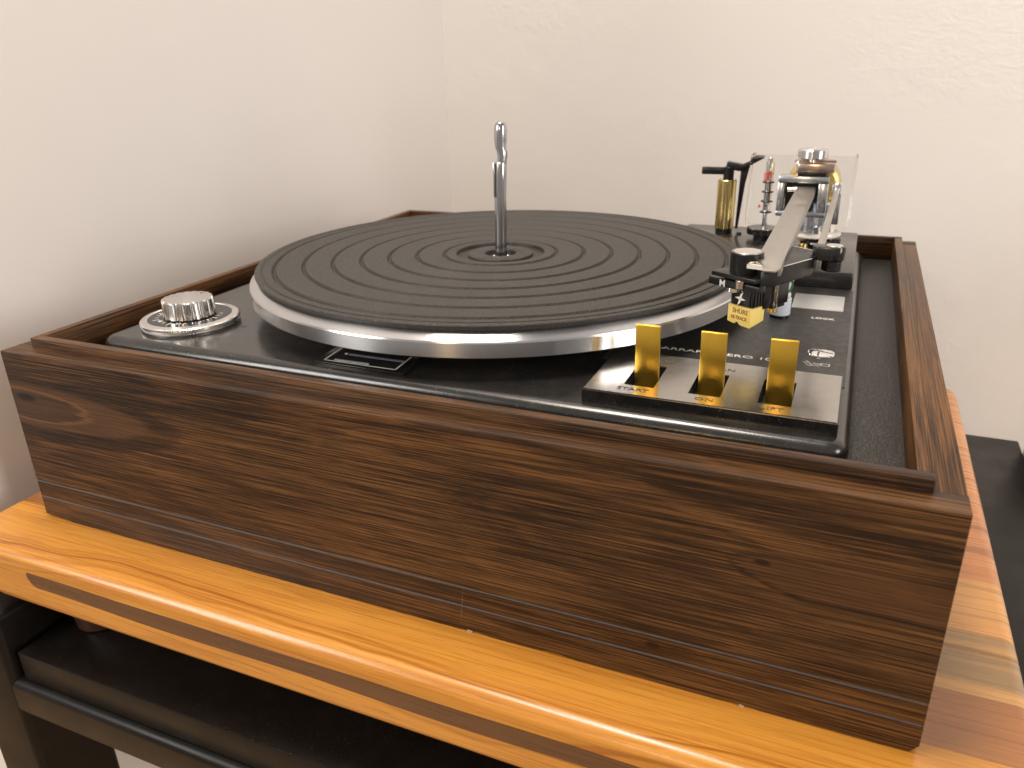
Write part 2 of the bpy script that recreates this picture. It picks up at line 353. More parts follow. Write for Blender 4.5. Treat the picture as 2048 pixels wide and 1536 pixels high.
def slab(bm, x0, x1, y0, y1, r, prof, n=8):
    """rounded rectangle with an edge profile: list of (inset, z) from bottom to top"""
    rings = []
    for ins, z in prof:
        rings.append([bm.verts.new((p[0], p[1], z)) for p in rrect(x0+ins, x1-ins, y0+ins, y1-ins, max(r-ins, 0.0004), n)])
    m = len(rings[0]); bm.faces.new(rings[0][::-1]); bm.faces.new(rings[-1])
    for A, B in zip(rings, rings[1:]):
        for i in range(m): bm.faces.new((A[i], A[(i+1) % m], B[(i+1) % m], B[i]))
    return bm
def roundprof(z0, z1, rb, rt, n=6):
    p = []
    for i in range(n + 1):
        a = R(90 * i / n); p.append((rb * (1 - math.sin(a)), z0 + rb * (1 - math.cos(a))))
    for i in range(n + 1):
        a = R(90 * i / n); p.append((rt * (1 - math.cos(a)), z1 - rt * (1 - math.sin(a))))
    return p
def text(name, body, size, mtx, m, parent, sx=1.0, thick=0.00006, align='LEFT', bold=0.0):
    cu = bpy.data.curves.new(name, 'FONT'); cu.body = body; cu.size = size; cu.extrude = thick; cu.align_x = align; cu.offset = bold; cu.resolution_u = 3
    tmp = bpy.data.objects.new(name + '_tmp', cu); C.objects.link(tmp)
    dg = bpy.context.evaluated_depsgraph_get(); me = bpy.data.meshes.new_from_object(tmp.evaluated_get(dg))
    bpy.data.objects.remove(tmp); bpy.data.curves.remove(cu)
    me.transform(mtx @ Matrix.Diagonal((sx, 1, 1, 1))); me.name = name
    me.materials.clear(); me.materials.append(M[m])
    return link(name, me, parent)
T = Matrix.Translation
def RZ(a): return Matrix.Rotation(R(a), 4, 'Z')

# ------------------------------------------------------------------ room
def wall(name, a, b, m):
    o = fin(name, box(nb(), a, b), m); o['kind'] = 'structure'; return o
wall('wall_left', (-0.168, -0.022, -0.62), (-0.058, 0.730, 1.9), 'wall_l')
wall('wall_rear', (-0.058, 0.630, -0.62), (2.2, 0.730, 1.9), 'wall')
wall('floor', (-1.2, -1.6, -0.66), (2.2, 0.730, -0.6201), 'floor')

# ------------------------------------------------------------------ stand
st = root('equipment_stand', (0.277, 0.21, -0.62), 'black painted stand with square posts and a shelf under the pine board', 'stand')
fin('shelf', box(nb(), (-0.0027, -0.0367, -0.0895), (0.5560, 0.460, -0.0700)), 'stand', st, bevel=0.0009)
for i, (x0, y0) in enumerate(((-0.048, -0.0412), (0.561, -0.0412), (-0.048, 0.414), (0.561, 0.414))):
    fin('post', box(nb(), (x0, y0, -0.6199), (x0 + 0.040, y0 + 0.048, -0.046)), 'stand', st, bevel=0.004, segs=4)
for y0, y1 in ((-0.0409, -0.0100), (0.430, 0.4585)):
    fin('rail', box(nb(), (-0.0180, y0, -0.1150), (0.5710, y1, -0.0898)), 'stand', st, bevel=0.0050, segs=5)
for x0 in (-0.046, 0.563):
    fin('side_rail', box(nb(), (x0, 0.0085, -0.1150), (x0 + 0.036, 0.415, -0.0898)), 'stand', st, bevel=0.004, segs=4)

# ------------------------------------------------------------------ pine board
bd = root('pine_board', (0.229, 0.18, -0.031), 'glossy orange pine board of glued planks with a dark inlay, under the turntable', 'board')
BX0, BX1, BY0, BY1, BZ = -0.0345, 0.4925, -0.0337, 0.399, -0.0352
planks = [(-0.05, 0.0065, (0.66, 0.295, 0.042), (0.32, 0.098, 0.008), 0.0),
          (0.0065, 0.0395, (0.40, 0.165, 0.045), (0.21, 0.07, 0.015), 0.0),
          (0.0395, 0.081, (0.56, 0.29, 0.085), (0.22, 0.10, 0.02), 0.75),
          (0.081, 0.123, (0.68, 0.33, 0.085), (0.34, 0.13, 0.025), 0.15),
          (0.123, 0.215, (0.56, 0.22, 0.065), (0.30, 0.10, 0.02), 0.0),
          (0.215, 0.31, (0.62, 0.26, 0.075), (0.32, 0.12, 0.025), 0.0),
          (0.31, 0.45, (0.60, 0.26, 0.07), (0.30, 0.11, 0.02), 0.0)]
for i, (ya, yb, b1, d1, gr) in enumerate(planks):
    bm = slab(nb(), BX0, BX1, BY0, BY1, 0.031, roundprof(BZ, 0.0, 0.0065, 0.0066, 8), 12)
    g = bm.verts[:] + bm.edges[:] + bm.faces[:]
    if ya > BY0:
        r_ = bmesh.ops.bisect_plane(bm, geom=g, plane_co=(0, ya + 0.00006, 0), plane_no=(0, -1, 0), clear_outer=True); bmesh.ops.holes_fill(bm, edges=[e for e in bm.edges if e.is_boundary])
    g = bm.verts[:] + bm.edges[:] + bm.faces[:]
    if yb < BY1:
        bmesh.ops.bisect_plane(bm, geom=g, plane_co=(0, yb - 0.00006, 0), plane_no=(0, 1, 0), clear_outer=True); bmesh.ops.holes_fill(bm, edges=[e for e in bm.edges if e.is_boundary])
    fin('plank', bm, pine('pine_%d' % i, b1, d1, 1.7 + i * 2.3, gr), bd)
# dark lens-ended inlay let into the front edge
random.seed(3); top = []; bot = []
N = 40
for i in range(N + 1):
    x = 0.0236 + (0.432 - 0.0236) * i / N
    top.append((x, -0.0104 + 0.0002 * math.sin(i * .7)))
    bot.append((x + 0.0062, -0.0194 + 0.0006 * math.sin(i * 0.42 + 1.0)))
top = [(0.0268, -0.0182), (0.0244, -0.0160), (0.0231, -0.0138), (0.0228, -0.0118)] + top
poly = top + bot[::-1]
bm = nb(); A = [bm.verts.new((x, BY0 - 0.00025, z)) for x, z in poly]; B = [bm.verts.new((x, BY0 + 0.002, z)) for x, z in poly]
bm.faces.new(A); bm.faces.new(B[::-1])
for i in range(len(A)): bm.faces.new((A[i], B[i], B[(i+1) % len(A)], A[(i+1) % len(A)]))
M['inlay'] = pine('dark_inlay', (0.125, 0.050, 0.0155), (0.030, 0.011, 0.004), 31.0)
fin('inlay', bm, 'inlay', bd)
for x, y in ((0.0185, 0.004), (0.440, 0.004), (0.0185, 0.360), (0.440, 0.360)):
    fin('foot', lathe(nb(), [(0, -0.0699), (0.0125, -0.0699), (0.0140, -0.0688), (0.0175, -0.0362), (0.0175, -0.0354), (0, -0.0354)], (x, y, 0), 32), 'foot', bd)

# ------------------------------------------------------------------ turntable
tt = root('turntable', (0.225, 0.21, 0.0), 'vintage turntable with black rubber mat and gold levers in a dark wood plinth', 'turntable')
W, D, H, a, hh, th = 0.45, 0.4196, 0.1006, 0.0105, 0.1057, 0.0053
# front panel: swept profile with two saw grooves and a chipped bottom edge
random.seed(11)
prof = [(0, 0.0), (0, 0.0126), (0.0005, 0.0130), (0.0009, 0.0136), (0, 0.0138), (0, 0.0226), (0.0005, 0.0230), (0.0009, 0.0236), (0, 0.0238), (0, H - 0.0004), (0.0004, H), (a + 0.002, H), (a + 0.002, 0.0)]
bm = nb(); rows = []; NX = 150
chips = {}
def chip(x):
    z = 0.0001
    if x < 0.0205: z = 0.0016 - 0.0010 * (x / 0.0205)
    for c, w, h in ((0.047, 0.006, 0.0010), (0.095, 0.004, 0.0007), (0.19, 0.003, 0.0006), (0.272, 0.006, 0.0012), (0.31, 0.012, 0.0012), (0.387, 0.010, 0.0013)):
        if abs(x - c) < w: z = max(z, h * (1 - abs(x - c) / w))
    if x > W - 0.004: z = max(z, 0.004 * ((x - (W - 0.004)) / 0.004) ** 3)
    return z + random.random() * 0.00022
for i in range(NX + 1):
    x = W * i / NX; zc = chip(x)
    rows.append([bm.verts.new((x, y, (zc if z == 0.0 and y == 0 else z))) for y, z in prof])
n = len(prof)
for A, B in zip(rows, rows[1:]):
    for k in range(n): bm.faces.new((A[k], A[(k+1) % n], B[(k+1) % n], B[k]))
bm.faces.new(rows[0]); bm.faces.new(rows[-1][::-1])
o = fin('front_panel', bm, 'wal_front', tt); o['label'] = 'dark figured wood front with two fine grooves near the bottom'
M['core'] = simple('grey_core', (0.105, 0.095, 0.095), 0.55, var=0.45, vscale=160)
for zg in (0.0130, 0.0230):
    bm = nb(); A = [bm.verts.new((0.0006, y, z)) for y, z in ((0.00025, zg - 0.00035), (0.00025, zg + 0.0001), (0.0011, zg + 0.0008), (0.0011, zg - 0.0004))]; B = [bm.verts.new((W - 0.0006, v.co.y, v.co.z)) for v in A]
    bm.faces.new(A); bm.faces.new(B[::-1])
    for i in range(4): bm.faces.new((A[i], B[i], B[(i+1) % 4], A[(i+1) % 4]))
    fin('groove_line', bm, 'core', tt)
for x0, x1 in ((0.0, a + 0.002), (W - a - 0.002, W)):
    fin('side_panel', box(nb(), (x0, a + 0.0021, 0.0002), (x1, D - a - 0.0021, H)), 'wal_y', tt, bevel=0.0005)
fin('rear_panel', box(nb(), (0, D - a - 0.002, 0.0002), (W, D, H)), 'wal_x', tt, bevel=0.0005)
zb = 0.080
fin('lip', box(nb(), (a, a, zb), (W - a, a + th, hh)), 'wal_x', tt, bevel=0.00045)
fin('lip', box(nb(), (a, D - a - th, zb), (W - a, D - a, hh)), 'wal_x', tt, bevel=0.00045)
for x0 in (a, W - a - th):
    fin('lip', box(nb(), (x0, a + th + 0.00005, zb), (x0 + th, D - a - th - 0.00005, hh - 0.00003)), 'wal_y', tt, bevel=0.00045)
fin('deck_board', box(nb(), (0.0122, 0.0122, 0.076), (W - 0.0122, D - 0.0122, 0.0885)), 'leather', tt)
# pale splinters on the bottom edge
M['splinter'] = simple('pale_splinter', (0.45, 0.33, 0.22), 0.7)
for x, s in ((0.270, 0.8), (0.388, 0.6)):
    bm = nb(); p = [(x - 0.0016*s, 0.0008), (x - 0.0004*s, 0.0012*s), (x + 0.0018*s, 0.0007*s), (x + 0.0011*s, 0.0001), (x - 0.0012*s, 0.0001)]
    A = [bm.verts.new((q[0], -0.0005, q[1])) for q in p]; B = [bm.verts.new((q[0], 0.0003, q[1])) for q in p]
    bm.faces.new(A); bm.faces.new(B[::-1])
    for i in range(5): bm.faces.new((A[i], B[i], B[(i+1) % 5], A[(i+1) % 5]))
    fin('chip', bm, 'splinter', tt)

# ---- unit plate
PX0, PX1, PY0, PY1, ZP = 0.0305, 0.4134, 0.0340, 0.3765, 0.1010
up = fin('unit_plate', slab(nb(), PX0, PX1, PY0, PY1, 0.0085, [(0.0, 0.0886)] + roundprof(0.0890, ZP, 0.0003, 0.0056, 9)[1:], 8), 'plate', tt)
up['label'] = 'black enamelled steel top plate with rounded edges'
fin('overlay_sheet', box(nb(), (0.300, 0.0945, ZP - 0.0005), (0.4095, 0.2575, ZP + 0.00035)), 'overlay', up, bevel=0.0001, segs=1)
ZO = ZP + 0.00042
cx, cy, RP = 0.2057, 0.1875, 0.1500
# arm platform, rear right, curved round the platter
pl = [(0.4084, 0.2590), (0.4084, 0.3860), (0.283, 0.3860)]
for k in range(13):
    an = R(62 - 36 * k / 12); pl.append((cx + 0.1575 * math.cos(an), cy + 0.1575 * math.sin(an)))
fin('arm_platform', prism(nb(), pl, ZP - 0.001, 0.1115), 'plate', up, bevel=0.0012, segs=3)
fin('silver_label', box(nb(), (0.3775, 0.2090, ZP), (0.4052, 0.2394, ZP + 0.0009)), 'label', up, bevel=0.0003)
text('lettering', 'GARRARD ZERO 100', 0.0048, T((0.3188, 0.1168, ZO)), 'white_ink', up, sx=1.377)
text('lettering', 'LOCK', 0.0045, T((0.3893, 0.1915, ZO)), 'white_ink', up, sx=1.0, bold=0.00004)
# cueing symbol: a rectangle, a tapering body and little curls
bm = nb()
def line(bm, pts, w=0.00032, z=ZO):
    for (x0, y0), (x1, y1) in zip(pts, pts[1:]):
        dx, dy = x1 - x0, y1 - y0; l = math.hypot(dx, dy) or 1; nx, ny = -dy / l * w / 2, dx / l * w / 2
        ex, ey = dx / l * w / 2, dy / l * w / 2
        bm.faces.new([bm.verts.new((p[0], p[1], z)) for p in ((x0-ex+nx, y0-ey+ny), (x0-ex-nx, y0-ey-ny), (x1+ex-nx, y1+ey-ny), (x1+ex+nx, y1+ey+ny))])
sx0, sy0 = 0.3985, 0.1195
line(bm, [(sx0, sy0 - 0.0012), (sx0 + 0.0035, sy0 - 0.0016), (sx0 + 0.0037, sy0 + 0.0014), (sx0 + 0.0002, sy0 + 0.0016), (sx0, sy0 - 0.0012)])
line(bm, [(sx0, sy0 + 0.0012), (sx0 - 0.0035, sy0 - 0.0006)]); line(bm, [(sx0, sy0 - 0.0010), (sx0 - 0.0034, sy0 + 0.0012)])
for k in range(3):
    q = []
    for j in range(7):
        an = R(200 + j * 38); q.append((sx0 - 0.0052 - 0.0008 * k + 0.0013 * math.cos(an), sy0 - 0.0014 + 0.0016 * k + 0.0012 * math.sin(an)))
    line(bm, q)
line(bm, [(sx0 - 0.0072, sy0 + 0.002), (sx0 - 0.0066, sy0 + 0.0030), (sx0 - 0.0060, sy0 + 0.0016)])
line(bm, [(sx0 - 0.0050, sy0 - 0.0030), (sx0 - 0.0020, sy0 - 0.0020), (sx0 - 0.0008, sy0 - 0.0028)])
fin('cue_symbol', bm, 'white_ink', up)
# slotted transit screw
bm = lathe(nb(), [(0, ZP), (0.0062, ZP), (0.0064, ZP + 0.0005), (0.0061, ZP + 0.0010), (0.0052, ZP + 0.0013), (0, ZP + 0.0016)], (0.3977, 0.1352, 0), 48)
sc = fin('screw', bm, 'chrome', up)
bm = nb(); line(bm, [(0.3977 - 0.0052, 0.1352 + 0.0016), (0.3977 - 0.001, 0.1352 + 0.0006), (0.3977 + 0.001, 0.1352 - 0.0006), (0.3977 + 0.0052, 0.1352 - 0.0012)], 0.0005, 0)
for v in bm.verts:
    r_ = math.hypot(v.co.x - 0.3977, v.co.y - 0.1352); v.co.z = ZP + 0.00172 - 0.0004 * (r_ / 0.0058) ** 2
fin('screw_slot', bm, 'dark_ink', up)
bm = cyl(nb(), (0.0967, 0.0759), 0.0016, ZP - 0.0005, ZP + 0.0001, 20); fin('hole', bm, 'dark_ink', up)

# ---- platter
pf = [(0.030, 0.1125), (RP - 0.004, 0.1121), (RP - 0.0004, 0.1121), (RP, 0.1125), (RP, 0.1192), (RP - 0.0004, 0.1200), (RP - 0.0042, 0.1226), (RP - 0.0050, 0.1229), (0.012, 0.1229)]
pt = fin('platter', lathe(nb(), pf, (cx, cy, 0), 256), 'alu', tt, sharp=25)
pt['label'] = 'bright turned aluminium platter rim'
# rubber mat with concentric grooves
ZM = 0.1267; rm = 0.1462
prof = [(0.0095, 0.1232), (0.0095, ZM - 0.0009), (0.0100, ZM - 0.0005), (0.0195, ZM - 0.0005), (0.0200, ZM - 0.0008), (0.0203, ZM - 0.0022), (0.0268, ZM - 0.0022), (0.0272, ZM - 0.0002), (0.0276, ZM)]
for rg in (0.0347, 0.0515, 0.0683, 0.0851, 0.1019, 0.1187, 0.1355):
    prof += [(rg - 0.0016, ZM + 0.0001), (rg - 0.0007, ZM - 0.0014), (rg + 0.0003, ZM - 0.0016), (rg + 0.0014, ZM - 0.00025), (rg + 0.0060, ZM - 0.00005)]
prof += [(0.1412, ZM), (0.1417, ZM - 0.0005), (0.1424, ZM - 0.0005), (0.1430, ZM), (rm - 0.0004, ZM - 0.0001), (rm, ZM - 0.0005), (rm - 0.0002, ZM - 0.0010), (rm - 0.0022, 0.1231)]
mt = fin('platter_mat', lathe(nb(), prof, (cx, cy, 0), 256), 'mat', pt, sharp=40)
mt['label'] = 'black rubber mat with concentric grooves'
fin('bearing_cap', lathe(nb(), [(0.0098, 0.1225), (0.0075, 0.1229), (0.0068, 0.1242), (0.0052, 0.1243), (0.0050, 0.1236), (0, 0.1236)], (cx, cy, 0), 40), 'chrome', pt)

# ---- autochanger spindle, a slightly cranked rod with a slotted upper section
rs = 0.0037; bx = 0.2060
def sx_(z): return bx + (z - 0.122) * 0.033
pts, rad = [], []
for z, dx, k in ((0.1225, 0, 1.05), (0.126, 0, 1.0), (0.145, -0.0002, 0.99), (0.160, -0.0006, 0.98), (0.170, -0.0004, 0.97), (0.1795, -0.0003, 0.97), (0.1806, -0.0003, 0.90)):
    pts.append((sx_(z) + dx, cy, z)); rad.append(rs * k)
sp = fin('spindle', tube(nb(), pts, rad, 28), 'steel', tt); sp['label'] = 'tall polished steel changer spindle'
pts, rad = [], []
for z, dx, k in ((0.1790, 0.0004, 0.80), (0.1840, 0.0006, 0.78), (0.1862, 0.0004, 0.80), (0.1890, -0.0004, 0.90), (0.1930, -0.0006, 1.02), (0.1985, -0.0005, 1.04), (0.2010, -0.0005, 0.97), (0.2026, -0.0005, 0.75), (0.2034, -0.0005, 0.38)):
    pts.append((sx_(z) + dx, cy, z)); rad.append(rs * k)
fin('spindle_head', tube(nb(), pts, rad, 28), 'steel', sp, sharp=50)
fin('slot', box(nb(), (sx_(0.17) - 0.0028, cy - 0.0036, 0.1600), (sx_(0.17) - 0.0019, cy - 0.0006, 0.1796)), 'dark_ink', sp, bevel=0.0002)
fin('pusher', box(nb(), (sx_(0.17) - 0.0041, cy - 0.0026, 0.1600), (sx_(0.17) - 0.0032, cy + 0.0010, 0.1803)), 'steel', sp, bevel=0.0002)
fin('pawl', prism(nb(), [(sx_(0.186) + 0.0022, cy - 0.001), (sx_(0.186) + 0.0042, cy - 0.001), (sx_(0.186) + 0.0022, cy + 0.001)], 0.1828, 0.1868), 'steel', sp)

# ---- speed dial
dx_, dy_ = 0.0618, 0.0722
dial = fin('speed_dial', lathe(nb(), [(0, ZP), (0.0262, ZP), (0.0264, ZP + 0.0006), (0.0256, ZP + 0.0014), (0.0240, ZP + 0.0017), (0, ZP + 0.0017)], (dx_, dy_, 0), 96), 'alu_flat', tt)
dial['label'] = 'round silver speed selector with fluted knob'
kn = lambda an: 1 + 0.0045 * (1 if math.sin(an * 120) > 0 else -1)
fin('knurled_ring', lathe(nb(), [(0.0225, ZP + 0.0016), (0.0262, ZP + 0.0017), (0.0269, ZP + 0.0022), (0.0269, ZP + 0.0034), (0.0262, ZP + 0.0040), (0.0232, ZP + 0.0045), (0.0229, ZP + 0.0043), (0.0228, ZP + 0.0030)], (dx_, dy_, 0), 480, rfun=kn), 'alu_flat', dial, sharp=20)
fin('dial_disc', cyl(nb(), (dx_, dy_), 0.0229, ZP + 0.0016, ZP + 0.0043, 72, 0.0003), 'black_gloss', dial)
zk = ZP + 0.0046
def flute(an):
    q = (an / (2 * math.pi) * 18) % 1.0
    return 1.0 - 0.075 * max(0.0, math.sin(q * 2 * math.pi)) ** 0.6
fin('knob', lathe(nb(), [(0, zk), (0.0140, zk), (0.0144, zk + 0.0004), (0.0140, zk + 0.0094), (0.0134, zk + 0.0101), (0.0126, zk + 0.0103), (0, zk + 0.0103)], (dx_, dy_, 0), 240, rfun=flute), 'knob_metal', dial, sharp=28)
fin('pointer_dot', cyl(nb(), (dx_ + 0.0015, dy_ + 0.0098), 0.0009, zk + 0.0100, zk + 0.01035, 16), 'dark_ink', dial)
for k in range(18):
    an = R(150 + k * 14); mt_ = T((dx_, dy_, ZP + 0.00445)) @ Matrix.Rotation(an, 4, 'Z')
    bm = box(nb(), (0.0165, -0.00022, 0), (0.0200 if k % 3 == 0 else 0.0185, 0.00022, 0.00008), mt_); fin('dial_mark', bm, 'white_ink', dial)
for s_, an in (('78', 195), ('45', 245), ('33', 292)):
    p = Vector((dx_ + 0.0178 * math.cos(R(an)), dy_ + 0.0178 * math.sin(R(an)), ZP + 0.0044)); text('dial_number', s_, 0.0034, T(p) @ RZ(an + 90), 'white_ink', dial, align='CENTER')

# ---- strobe window
sw = nb(); q = Matrix.Identity(4)
strobe = fin('strobe_window', prism(nb(), [(0.1708, 0.0402), (0.2205, 0.0402), (0.2172, 0.062), (0.1690, 0.062)], ZP - 0.0003, ZP + 0.0016), 'black_gloss', tt, bevel=0.0004)
fin('glass', prism(nb(), [(0.1764, 0.0434), (0.2142, 0.0434), (0.2128, 0.061), (0.1750, 0.061)], ZP + 0.001, ZP + 0.0020), 'glass', strobe)
fin('inner_plate', prism(nb(), [(0.1802, 0.0436), (0.2000, 0.0436), (0.1990, 0.0452), (0.1796, 0.0452)], ZP + 0.0018, ZP + 0.00215), 'label', strobe)
fin('scale_strip', prism(nb(), [(0.1830, 0.0520), (0.2138, 0.0520), (0.2136, 0.0540), (0.1826, 0.0540)], ZP + 0.0018, ZP + 0.00212), simple('pale_strip', (0.25, 0.25, 0.32), 0.3), strobe)
bm = nb(); line(bm, [(0.1735, 0.0595), (0.1752, 0.0425), (0.2152, 0.0425), (0.2138, 0.0595)], 0.0009, ZP + 0.0019); fin('bezel_line', bm, 'white_plastic', strobe)
fin('mirror_dot', cyl(nb(), (0.1810, 0.0530), 0.0009, ZP + 0.0018, ZP + 0.0022, 16), 'white_plastic', strobe)

# ---- lever panel
CX0, CX1, CY0, CY1, ZC = 0.3078, 0.4079, 0.0426, 0.0926, 0.1070
slots = [(0.3225, 0.3355, 0.0522, 0.0782), (0.3500, 0.3630, 0.0516, 0.0772), (0.3776, 0.3906, 0.0515, 0.0780)]
def holed(bm, x0, x1, y0, y1, z0, z1, ho):
    xs = sorted({x0, x1, *[h[0] for h in ho], *[h[1] for h in ho]})
    for xa, xb in zip(xs, xs[1:]):
        h = [h for h in ho if h[0] <= xa + 1e-9 and xb <= h[1] + 1e-9]
        if h: box(bm, (xa, y0, z0), (xb, h[0][2], z1)); box(bm, (xa, h[0][3], z0), (xb, y1, z1))
        else: box(bm, (xa, y0, z0), (xb, y1, z1))
    bmesh.ops.remove_doubles(bm, verts=bm.verts, dist=1e-6)
    seen = {}
    for f in bm.faces[:]:
        k = tuple(sorted(v.index for v in f.verts)) if False else tuple(sorted((round(v.co.x, 6), round(v.co.y, 6), round(v.co.z, 6)) for v in f.verts))
        seen.setdefault(k, []).append(f)
    for fs in seen.values():
        if len(fs) > 1: bmesh.ops.delete(bm, geom=fs, context='FACES_ONLY')
    return bm
cp = fin('control_panel', holed(nb(), CX0 - 0.0006, CX1 + 0.0006, CY0 - 0.0006, CY1 + 0.0006, ZP - 0.0002, ZC - 0.0006, slots), 'black_gloss', tt)
cp['label'] = 'raised black control box with silver face and three gold levers'
fin('face_plate', holed(nb(), CX0, CX1, CY0, CY1, ZC - 0.0006, ZC, slots), 'panel', cp)
for x0, yt, lean in ((0.3247, 0.0612, 0.0), (0.3523, 0.0606, 0.0), (0.3798, 0.0604, 0.0)):
    bm = nb(); yb_, z0, z1 = yt + 0.0012, 0.0998, 0.1313
    pr = [(yb_, z0), (yt - 0.0001, z1 - 0.0004), (yt, z1), (yt + 0.0012, z1 + 0.0001), (yt + 0.0015, z1 - 0.0005), (yb_ + 0.0016, z0)]
    A = [bm.verts.new((x0, y, z)) for y, z in pr]; B = [bm.verts.new((x0 + 0.0105, y, z)) for y, z in pr]
    bm.faces.new(A[::-1]); bm.faces.new(B)
    for i in range(len(pr)): bm.faces.new((A[i], A[(i+1) % len(pr)], B[(i+1) % len(pr)], B[i]))
    fin('lever', bm, 'gold', cp, bevel=0.00022)
zt = ZC + 0.00008
text('panel_lettering', 'START', 0.0040, T((0.3208, 0.0466, zt)), 'grey_ink', cp, sx=1.16)
text('panel_lettering', 'ON', 0.0040, T((0.3533, 0.0462, zt)), 'grey_ink', cp, sx=1.25)
text('panel_lettering', 'LIFT', 0.0040, T((0.3792, 0.0461, zt)), 'grey_ink', cp, sx=1.25)
text('panel_lettering', 'AUTO', 0.0038, T((0.3268, 0.0866, zt)), 'grey_ink', cp, sx=1.2)
text('panel_lettering', 'STOP', 0.0038, T((0.3264, 0.0822, zt)), 'grey_ink', cp, sx=1.2)
text('panel_lettering', 'MAN', 0.0040, T((0.3540, 0.0822, zt)), 'grey_ink', cp, sx=1.2)

# ---- tonearm (bar first, then what it carries)
ZA = 0.1528
bm = nb()
poly = [(0.3716, 0.0848), (0.3766, 0.0845), (0.3782, 0.0905), (0.3774, 0.3225), (0.3662, 0.3225), (0.3666, 0.1020), (0.3690, 0.0995), (0.3708, 0.0925)]
prism(bm, poly, ZA - 0.0010, ZA)
arm = fin('tonearm', bm, 'arm_metal', tt, bevel=0.00025); arm['label'] = 'flat silver tonearm with yellow tipped cartridge and thin parallel rod'
fin('bar_flange', box(nb(), (0.3768, 0.0960, ZA - 0.0052), (0.3780, 0.3200, ZA - 0.0008)), 'arm_metal', arm, bevel=0.0002)
# open clip beside the bar end
bm = nb()
for p in (((0.3645, 0.0962), (0.3660, 0.1022)), ((0.3645, 0.0962), (0.3716, 0.0945)), ((0.3660, 0.1022), (0.3716, 0.1005))):
    (x0, y0), (x1, y1) = p; d = Vector((x1 - x0, y1 - y0, 0)); l = d.length; an = math.degrees(math.atan2(d.y, d.x))
    box(bm, (-0.0006, -0.0006, ZA - 0.0026), (l + 0.0006, 0.0006, ZA - 0.0007), T((x0, y0, 0)) @ RZ(an))
fin('clip', bm, 'white_plastic', arm)
HM = T((0.3475, 0.105, 0)) @ RZ(-30)
def hbox(a, b): return box(nb(), a, b, HM)
fin('headshell', prism(nb(), [(0, 0), (0.0238, 0), (0.0238, 0.0150), (0.0060, 0.0185), (0.0, 0.0160)], 0.1438, 0.1458, HM), 'black_satin', arm, bevel=0.0003)
fin('slider', hbox((-0.0027, 0.0018, 0.1390), (0.0245, 0.0072, 0.1424)), 'black_satin', arm, bevel=0.0003)
fin('slider_bracket', hbox((0.002, 0.0065, 0.1410), (0.0225, 0.0135, 0.1440)), 'black_satin', arm, bevel=0.0003)
FR = HM @ T((0, 0.0018, 0)) @ Matrix.Rotation(R(90), 4, 'X')
text('lettering', 'M', 0.0046, FR @ T((0.0034, 0.1391, 0.0001)), 'white_ink', arm, bold=0.00001)
fin('pin', cyl(nb(), (0, 0), 0.0020, 0.1402, 0.1440, 20, mat=HM @ T((0.0152, 0.0012, 0))), 'copper', arm)
fin('pin', cyl(nb(), (0, 0), 0.0028, 0.1365, 0.1400, 20, mat=HM @ T((0.0080, 0.0062, 0))), 'chrome', arm)
kb = fin('bias_knob', cyl(nb(), (0, 0), 0.0072, 0.1456, 0.1549, 48, 0.0003, mat=HM @ T((0.0117, 0.0093, 0))), 'black_satin', arm)
fin('knob_ring', lathe(nb(), [(0.0061, 0.1548), (0.0068, 0.1551), (0.0068, 0.1547)], (0, 0, 0), 48, HM @ T((0.0117, 0.0093, 0))), 'arm_metal', arm)
fin('knob_cap', cyl(nb(), (0, 0), 0.0060, 0.1545, 0.15515, 48, 0.0001, mat=HM @ T((0.0117, 0.0093, 0))), 'alu_flat', arm)
# articulated carrier plate and right hand pivot
fin('carrier_plate', prism(nb(), [(0.3700, 0.0960), (0.3772, 0.1060), (0.3886, 0.1262), (0.3905, 0.1340), (0.3882, 0.1448), (0.3786, 0.1508), (0.3660, 0.1380), (0.3600, 0.1220)], 0.1412, 0.1492), 'black_satin', arm, bevel=0.0003)
bm = nb(); line(bm, [(0.3778, 0.1072), (0.3884, 0.1262)], 0.0006, 0.14928); line(bm, [(0.3786, 0.1503), (0.3878, 0.1446)], 0.0005, 0.14928); fin('plate_edge', bm, 'white_plastic', arm)
pv = (0.3974, 0.1372)
hull = []
for k in range(25):
    an = R(-90 + 7.5 * k); hull.append((pv[0] + 0.0052 * math.cos(an), pv[1] + 0.0052 * math.sin(an)))
hull += [(0.3915, 0.1445), (0.3893, 0.1430), (0.3882, 0.1400), (0.3882, 0.1335), (0.3900, 0.1322)]
fin('pivot_housing', prism(nb(), hull, 0.1472, 0.1535), 'black_gloss', arm, bevel=0.0005)
fin('pivot_foot', cyl(nb(), (pv[0] - 0.0003, pv[1]), 0.0046, 0.1420, 0.1470, 40), 'black_gloss', arm)
fin('pivot_cap', cyl(nb(), pv, 0.0036, 0.1530, 0.1538, 40), 'alu_flat', arm)
bm = box(nb(), (0.3897, 0.1400, 0.1522), (0.3931, 0.318, 0.1536)); fin('parallel_rod', bm, 'arm_metal', arm, bevel=0.0003)
# cartridge
cb = hbox((0.0056, 0.0082, 0.1300), (0.0176, 0.0205, 0.1390)); fin('cartridge_body', cb, 'black_satin', arm, bevel=0.0004)
fin('cartridge_face', hbox((0.0068, 0.0074, 0.1305), (0.0166, 0.0083, 0.1386)), 'black_satin', arm, bevel=0.0002)
for k in range(5): fin('rib', hbox((0.0175, 0.0094 + k * 0.0021, 0.1305), (0.0181, 0.0106 + k * 0.0021, 0.1385)), 'black_satin', arm)
